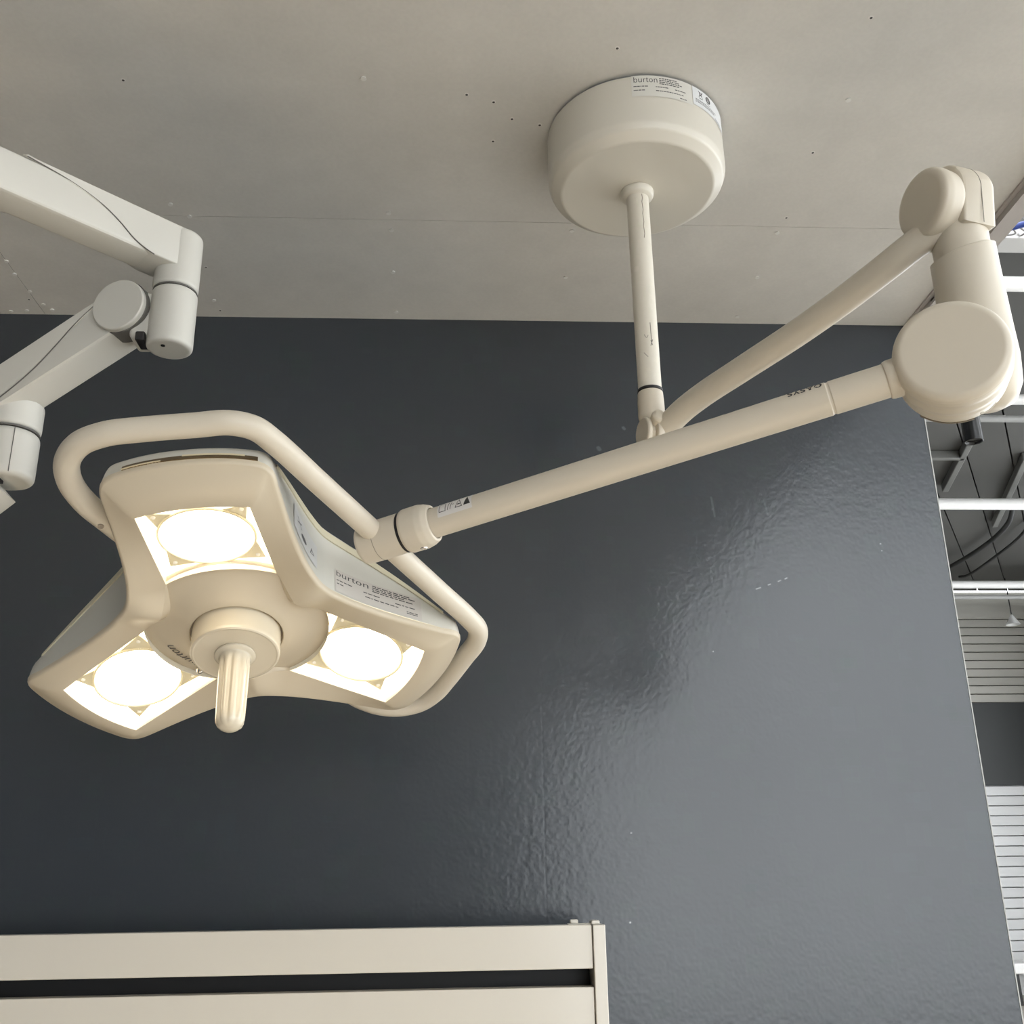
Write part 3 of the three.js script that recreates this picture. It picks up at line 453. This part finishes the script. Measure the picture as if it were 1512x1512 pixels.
    mesh('lens', plate(0.0008, 0.003, 0.002), lensMat, panel, 'clear flat lens');
    const cx = 0.166, hh = (x) => hw(x) + 0.013;
    { const ring = new THREE.TorusGeometry(0.0535, 0.0016, 10, 64); ring.scale(1, 1, 1.5); const p = ring.attributes.position; for (let i = 0; i < p.count; i++) { p.setX(i, p.getX(i) + cx); p.setZ(i, p.getZ(i) + hh(p.getX(i))); } ring.computeVertexNormals(); mesh('reflector_ring', ring, bracketMat, panel, 'thin round reflector rim'); }
    for (const [sx, sy] of [[-1, -1], [-1, 1], [1, -1], [1, 1]]) {
      const sh = new THREE.Shape(), R0 = 0.0545, ang = (d) => d * Math.PI / 180, xc = sx < 0 ? 0.112 : 0.2185, yc = 0.0555 * sy;
      const base0 = Math.atan2(yc, xc - cx), w = sx < 0 ? ang(24) : ang(17);
      const pts2 = []; for (let i = 0; i <= 10; i++) { const f = base0 - w + 2 * w * i / 10; pts2.push([cx + R0 * Math.cos(f), R0 * Math.sin(f)]); }
      const tip = [[xc - sx * 0.001, yc * 0.93 - sy * 0.0], [xc, yc]];
      sh.moveTo(...pts2[0]); for (const q of pts2.slice(1)) sh.lineTo(...q);
      sh.lineTo(xc + (pts2[10][0] - xc) * 0.35, yc + (pts2[10][1] - yc) * 0.35); sh.lineTo(xc, yc); sh.lineTo(xc + (pts2[0][0] - xc) * 0.35, yc + (pts2[0][1] - yc) * 0.35);
      const g = new THREE.ExtrudeGeometry(sh, { depth: 0.0015, bevelEnabled: false }), p = g.attributes.position; for (let i = 0; i < p.count; i++) p.setZ(i, p.getZ(i) + hh(p.getX(i))); g.computeVertexNormals();
      mesh('corner_bracket', g, bracketMat, panel, 'tan corner bracket');
      const mx = cx + (xc - cx) * 0.86, my = yc * 0.86; mesh('bracket_screw', lathe([[0, 0.0012], [0.0024, 0.0012], [0.0027, 0]], V(mx, my, hh(mx)), down_, 12), std(lin(0.8, 0.8, 0.78), 0.25), panel);
    }
    // the beam of this window
    const [bx, by] = turn(0.168, 0, k * 2 * Math.PI / 3), hq = (v) => Lv(O).addScaledVector(ex, v.x).addScaledVector(ey, v.y).addScaledVector(ez, v.z);
    const spot = new THREE.SpotLight(lin(...LAMP_COLOR), LAMP_SPOT, 0, 0.36, 0.6, 2); spot.name = 'window_beam'; spot.castShadow = true; spot.shadow.radius = 1.5; spot.shadow.mapSize.set(1024, 1024);
    spot.position.copy(hq(V(bx, by, -0.028))); spot.target.position.copy(hq(V(bx * 0.35, by * 0.35, -1.1))); lamp.add(spot, spot.target);
  }
}

// ------------------------------------------------------------------ second articulated arm on the left
{
  const KX = -0.3455, KZ = -1.1105, base = V(KX, H, KZ);
  const arm = thing('suspension_arm', 'pale grey jointed equipment arm with capped elbow beside the dark wall', 'equipment arm', V(-0.905, H, -0.625));
  const A = (x, y, z) => V(x, y, z).sub(arm.position);
  const grey = phys(lin(0.585, 0.57, 0.52), 0.42, { clearcoat: 0.15, clearcoatRoughness: 0.3 }), groove = std(lin(0.12, 0.115, 0.105), 0.7);
  const d = V(-0.755, 0.03, 0.656).normalize();
  // ceiling mount and post, where the upper arm starts
  const end = V(KX, 2.388, KZ).addScaledVector(d, 0.74);
  arm.position.set(end.x, H, end.z);
  mesh('ceiling_flange', rlathe([[0, -0.06], [0.09, -0.06], [0.11, -0.045], [0.115, 0], [0, 0]], 0.006, V(0, 0, 0), Y, 56), grey, arm);
  mesh('drop_post', rod(V(0, -0.05, 0), V(0, end.y - H, 0), 0.032), grey, arm);
  mesh('post_collar', rlathe([[0, end.y - H - 0.045], [0.04, end.y - H - 0.045], [0.043, end.y - H - 0.038], [0.043, end.y - H + 0.038], [0.04, end.y - H + 0.045], [0, end.y - H + 0.045]], 0.004, V(0, 0, 0), Y, 48), grey, arm);
  // upper arm: beam plus casting that overlaps it along a slanted seam
  const beam = (name, origin, dirX, L0, L1, y0, y1, w, parent, mat, taper = 1, bev = 0.005) => {
    const s = new THREE.Shape(); s.moveTo(L0, y0); s.lineTo(L1, y0 * taper); s.lineTo(L1, y1 * taper); s.lineTo(L0, y1);
    return extr(name, s, origin, dirX, w, parent, mat, bev);
  };
  const extr = (name, s, origin, dirX, w, parent, mat, bev) => {
    const g = new THREE.ExtrudeGeometry(s, { depth: w - 2 * bev, bevelEnabled: true, bevelThickness: bev, bevelSize: bev, bevelOffset: -bev, bevelSegments: 3, curveSegments: 24 }); g.translate(0, 0, -(w - 2 * bev) / 2);
    const X = dirX.clone().normalize(), Z = X.clone().cross(Y).normalize(), Yq = Z.clone().cross(X).normalize(); g.applyQuaternion(basis(X, Yq, Z)); g.translate(origin.x, origin.y, origin.z);
    return mesh(name, creased(g, 30), mat, parent);
  };
  const seamLine = (name, pts, origin, dirX, zc) => { const X = dirX.clone().normalize(), Z = X.clone().cross(Y).normalize(), Yq = Z.clone().cross(X).normalize(), sgn = Z.z > 0 ? 1 : -1; mesh(name, tube(pts.map(([a, b]) => origin.clone().addScaledVector(X, a).addScaledVector(Yq, b).addScaledVector(Z, sgn * zc)), 0.0007, 60, 6), groove, arm); };
  const up0 = A(KX, 2.386, KZ);
  beam('upper_arm', up0, d, 0.02, 0.72, -0.0255, 0.0255, 0.046, arm, grey, 1.05);
  { const s = new THREE.Shape(); s.moveTo(-0.004, -0.0265); s.lineTo(0.040, -0.0265); s.quadraticCurveTo(0.062, -0.0235, 0.085, -0.004); s.quadraticCurveTo(0.12, 0.0175, 0.196, 0.0262); s.lineTo(0.20, 0.0275); s.lineTo(-0.004, 0.0278); s.closePath(); extr('arm_casting', s, up0, d, 0.0485, arm, grey, 0.002);
    seamLine('casting_seam', [[0.040, -0.0265], [0.052, -0.0235], [0.066, -0.0175], [0.085, -0.0040], [0.108, 0.0085], [0.145, 0.0195], [0.196, 0.0262]], up0, d, 0.0236); }
  // vertical elbow: upper knuckle belongs to the casting, lower block below a seam
  const kn = (y0, y1, r, rnd_, name, mat = grey) => mesh(name, rlathe([[0, y0 - H], [r, y0 - H], [r, y1 - H], [0, y1 - H]], rnd_, A(KX, H, KZ), Y, 48), mat, arm);
  kn(2.3355, 2.414, 0.0270, 0.006, 'elbow_knuckle'); kn(2.334, 2.336, 0.0262, 0.0003, 'elbow_seam', groove); kn(2.257, 2.3345, 0.0270, 0.006, 'elbow_block');
  { const g = new THREE.CylinderGeometry(0.0026, 0.0026, 0.002, 12); const p = A(KX - 0.004, 2.2572, KZ + 0.012); g.translate(p.x, p.y, p.z); mesh('drain_hole', g, black, arm); }
  // lower arm in the plane facing the room
  const P0 = V(-0.3998, 2.3092, -1.1204), P1 = V(-0.5578, 2.215, -1.1627), d2 = P1.clone().sub(P0).normalize();
  const zf = d2.clone().cross(Y).normalize(); if (zf.z < 0) zf.negate();
  const lo0 = A(P0.x, P0.y, P0.z).addScaledVector(zf, -0.004);
  beam('lower_arm', lo0, d2, -0.024, 0.235, -0.0255, 0.0255, 0.05, arm, grey, 0.95);
  { const s = new THREE.Shape(); const f = d2.clone().cross(Y).z > 0 ? 1 : 1; s.moveTo(0.0, 0.0262 * f); s.lineTo(0.225, 0.0258 * f); s.lineTo(0.225, -0.020 * f); s.quadraticCurveTo(0.14, -0.012 * f, 0.09, 0.004 * f); s.quadraticCurveTo(0.05, 0.020 * f, 0.0, 0.0262 * f); extr('arm_cover', s, lo0, d2, 0.0525, arm, grey, 0.0015);
    seamLine('cover_seam', [[0.0, 0.0262], [0.03, 0.0225], [0.06, 0.0150], [0.09, 0.0040], [0.125, -0.0075], [0.165, -0.0150], [0.225, -0.020]], lo0, d2, 0.0256); }
  mesh('pivot_cap', rlathe([[0, 0.0315], [0.0325, 0.0315], [0.0335, 0.030], [0.0335, 0.0], [0, 0]], 0.0012, A(P0.x, P0.y, P0.z).addScaledVector(zf, -0.004), zf, 56), grey, arm, 'flat round pivot cap');
  mesh('pivot_gap', rlathe([[0.0333, 0.024], [0.0350, 0.024], [0.0350, 0.0], [0.0333, 0.0]], 0.0003, A(P0.x, P0.y, P0.z).addScaledVector(zf, -0.004), zf, 48), groove, arm);
  mesh('pivot_fork', (() => { const g = rbox(0.05, 0.062, 0.042, 0.006); g.applyQuaternion(basis(V(1, 0, 0), Y, V(0, 0, 1))); const p = A((KX + P0.x) / 2 + 0.006, 2.299, (KZ + P0.z) / 2 - 0.004); g.translate(p.x, p.y, p.z); return g; })(), grey, arm);
  mesh('stop_pad', (() => { const g = rbox(0.011, 0.012, 0.026, 0.002); const p = A(KX - 0.031, 2.2675, KZ + 0.004); g.translate(p.x, p.y, p.z); return g; })(), black, arm, 'black rubber stop');
  // next elbow below the lower arm's end
  const NX = -0.545, NZ = -1.176;
  const kn2 = (y0, y1, r, rr, name, mat = grey) => mesh(name, rlathe([[0, y0 - H], [r, y0 - H], [r, y1 - H], [0, y1 - H]], rr, A(NX, H, NZ), Y, 48), mat, arm);
  kn2(2.176, 2.215, 0.0345, 0.006, 'wrist_knuckle'); kn2(2.174, 2.1762, 0.0335, 0.0003, 'wrist_seam', groove); kn2(2.112, 2.1745, 0.0345, 0.009, 'wrist_block');
  { const g = new THREE.BoxGeometry(0.0006, 0.056, 0.0012); const p = A(NX + 0.018, 2.143, NZ + 0.0296); g.translate(p.x, p.y, p.z); mesh('wrist_groove', g, groove, arm); }
  mesh('wrist_stop', (() => { const g = rbox(0.014, 0.008, 0.02, 0.001); const p = A(NX - 0.004, 2.112, NZ + 0.014); g.translate(p.x, p.y, p.z); return g; })(), black, arm);
  beam('end_arm', A(NX - 0.012, 2.100, NZ), V(-0.72, -0.69, 0.0).normalize(), -0.012, 0.12, -0.02, 0.02, 0.046, arm, grey, 0.95);
}

// ------------------------------------------------------------------ white rack of boards below
{
  const zf = -1.664, rack = thing('board_rack', 'cream metal rack of wide boards with a dark gap and end post', 'rack', V(-0.8, 0, -1.75));
  const R = (x0, x1, y0, y1, z0, z1, r = 0.0015) => { const g = rbox(x1 - x0, y1 - y0, z1 - z0, r, 2); g.translate((x0 + x1) / 2 + 0.8, (y0 + y1) / 2, (z0 + z1) / 2 + 1.75); return g; };
  const white = phys(lin(0.64, 0.60, 0.525), 0.28, { clearcoat: 0.5, clearcoatRoughness: 0.12 });
  mesh('board', R(-1.9, 0.2045, 1.5256, 1.5866, zf - 0.03, zf), white, rack);
  for (let k = 0, y = 1.5010; k < 4; k++, y -= 0.36) mesh('board', R(-1.9, 0.2045, y - 0.335, y, zf - 0.03, zf), white, rack);
  mesh('gap_shade_plate', R(-1.9, 0.2045, 0.02, 1.575, zf - 0.07, zf - 0.05), std(lin(0.008, 0.008, 0.009), 0.6), rack, 'plate coloured black for the shade inside the gap');  // black colour stands in for the shade deep in the gap
  mesh('end_post', R(0.2055, 0.2245, 0, 1.5866, zf - 0.075, zf + 0.004), white, rack);
  mesh('end_post', R(-1.92, -1.9, 0, 1.5866, zf - 0.075, zf + 0.004), white, rack);
  mesh('post_cap', R(0.2045, 0.2175, 1.5866, 1.5925, zf - 0.03, zf - 0.005, 0.002), white, rack);
  mesh('hook_tab', [R(0.170, 0.206, 1.5866, 1.5882, zf - 0.03, zf - 0.012, 0.0006), R(0.1735, 0.186, 1.588, 1.5938, zf - 0.028, zf - 0.016, 0.002)], white, rack);
}

// ------------------------------------------------------------------ things under the warehouse roof
{
  const paint = std(lin(0.84, 0.83, 0.81), 0.35), greyPaint = std(lin(0.26, 0.26, 0.25), 0.5);
  const pipe = (y, z, r, label, mat = paint) => { const o = thing('roof_pipe', label, 'pipe', V((XL + XR) / 2, y, z), 'pipes under the warehouse roof'); mesh('pipe', rod(V(XL - (XL + XR) / 2 + 0.001, 0, 0), V(XR - (XL + XR) / 2 - 0.001, 0, 0), r, 24), mat, o); for (const x of [1.2, 4.9, 9.5]) mesh('hanger', rod(V(x - (XL + XR) / 2, r * 0.8, 0), V(x - (XL + XR) / 2, ROOF - y, 0), 0.008, 8), greyPaint, o); return o; };
  pipe(5.40, -5.88, 0.052, 'white round roof pipe beside the bright rooflight');
  pipe(5.40, -7.66, 0.045, 'white roof pipe with a slim grey conduit beneath, behind the lamp joint');
  pipe(5.40, -10.25, 0.064, 'thick white roof pipe crossing below the diagonal braces');
  pipe(5.40, -13.55, 0.055, 'white roof pipe just above the beige far siding');
  const thin = (y, z, r, label) => { const o = thing('conduit', label, 'conduit', V((XL + XR) / 2, y, z), 'grey conduits under the warehouse roof'); mesh('conduit_tube', rod(V(XL - (XL + XR) / 2 + 0.001, 0, 0), V(XR - (XL + XR) / 2 - 0.001, 0, 0), r, 16), std(lin(0.30, 0.30, 0.29), 0.45), o); };
  thin(5.22, -7.66, 0.03, 'slim grey conduit below the white pipe behind the lamp joint'); thin(5.22, -13.55, 0.035, 'slim grey conduit below the white pipe above the beige siding');
  // rooflight kerb beam
  const kb = thing('rooflight_beam', 'pale beam along the edge of the bright rooflight', 'beam', V(5.1, ROOF - 0.05, -5.70)); mesh('beam', rbox(7.4, 0.10, 0.10, 0.01), std(lin(0.4, 0.39, 0.37), 0.5), kb); mesh('flange', (() => { const g = rbox(7.4, 0.02, 0.17, 0.006); g.translate(0, -0.058, 0); return g; })(), std(lin(0.5, 0.49, 0.47), 0.5), kb);
  // braces
  const brace = (a, b, label) => { const c = a.clone().add(b).multiplyScalar(0.5), o = thing('roof_brace', label, 'brace', V(c.x, ROOF - 0.045, c.z), 'diagonal braces under the roof planks'); const g = rbox(0.065, 0.09, a.distanceTo(b), 0.01); g.rotateY(Math.atan2(b.x - a.x, b.z - a.z)); mesh('bar', g, std(lin(0.15, 0.15, 0.14), 0.5), o); };
  brace(V(5.08, 0, -9.15), V(5.43, 0, -10.45), 'short grey diagonal brace behind the black pipe end'); brace(V(5.85, 0, -9.5), V(6.62, 0, -11.67), 'long grey diagonal brace meeting the thick white pipe'); brace(V(4.75, 0, -9.5), V(5.2, 0, -9.5), 'short grey bar between the painted wall end and a diagonal brace');
  const cable = (name, label, cat, pts, r, mat, group) => { const o = thing(name, label, cat, pts[0], group); mesh('cable', tube(pts.map((p) => p.clone().sub(pts[0])), r, 60, 8), mat, o); };
  const dk = std(lin(0.02, 0.02, 0.02), 0.6);
  cable('roof_cable', 'thick black cable curving up from the wall end to the white pipe', 'cable', [V(6.83, 5.64, -13.6), V(6.82, 5.6, -13.38), V(6.85, 5.6, -12.65), V(6.80, 5.6, -12.02), V(6.66, 5.6, -11.41), V(6.53, 5.66, -11.05)], 0.03, dk, 'black cables on the warehouse roof');
  cable('roof_cable', 'thin black cable nearer the far siding below the thick one', 'cable', [V(7.28, 5.64, -14.0), V(7.285, 5.6, -13.8), V(7.23, 5.6, -12.87), V(7.08, 5.6, -11.88), V(7.0, 5.66, -11.5)], 0.02, dk, 'black cables on the warehouse roof');
  cable('blue_cable', 'blue cable crossing the bright rooflight', 'cable', [V(2.2, 5.69, -3.8), V(3.2, 5.42, -5.22), V(3.414, 5.40, -5.251), V(3.485, 5.40, -5.207), V(4.5, 5.42, -4.9), V(6.2, 5.69, -3.8)], 0.02, std(lin(0.02, 0.045, 0.22), 0.35));
  for (let i = 0; i < 4; i++) cable('loose_wire', 'thin grey loose wire hanging at the rooflight edge', 'wire', [V(3.55 + i * 0.09, 5.64, -5.65), V(3.50 + i * 0.10, 5.58, -5.58), V(3.56 + i * 0.07, 5.55 + 0.01 * i, -5.53), V(3.52 + i * 0.05, 5.57, -5.47)], 0.006, std(lin(0.22, 0.21, 0.2), 0.6), 'loose wires at the rooflight');
  // black drop pipe
  const dp = thing('drop_pipe', 'black pipe end hanging from the warehouse roof behind the lamp joint', 'pipe', V(2.132, ROOF, -3.8)); mesh('pipe', rlathe([[0.0, 3.33 - ROOF], [0.028, 3.33 - ROOF], [0.033, 3.32 - ROOF], [0.038, 3.32 - ROOF], [0.037, 3.51 - ROOF], [0.033, 3.53 - ROOF], [0.033, 0], [0, 0]], 0.002, V(0, 0, 0), Y, 28), std(lin(0.010, 0.010, 0.010), 0.25), dp);
  // small white pendant by the far wall
  const pd = thing('pendant_shade', 'small white cone shade hanging before the beige siding', 'pendant', V(8.12, ROOF, -14.3)); mesh('cord', rod(V(0, -0.55, 0), V(0, 0, 0), 0.008, 6), dk, pd); mesh('shade', lathe([[0.012, -0.55], [0.02, -0.56], [0.10, -0.70], [0.096, -0.70], [0.015, -0.565]], V(0, 0, 0), Y, 20), std(lin(0.85, 0.85, 0.84), 0.5), pd);
  // stand at the far wall's foot
  const st = thing('low_table', 'white-topped low table with black legs at the foot of the far siding', 'table', V(7.55, 0, -14.2)); mesh('table_top', (() => { const g = rbox(0.9, 0.13, 0.5, 0.02); g.translate(0, 0.43, 0); return g; })(), paint, st); for (const [x, z] of [[-0.4, -0.2], [0.4, -0.2], [-0.4, 0.2], [0.4, 0.2]]) mesh('leg', (() => { const g = rbox(0.06, 0.37, 0.06, 0.008); g.translate(x, 0.185, z); return g; })(), dk, st);
}
renderer.render(scene, camera);
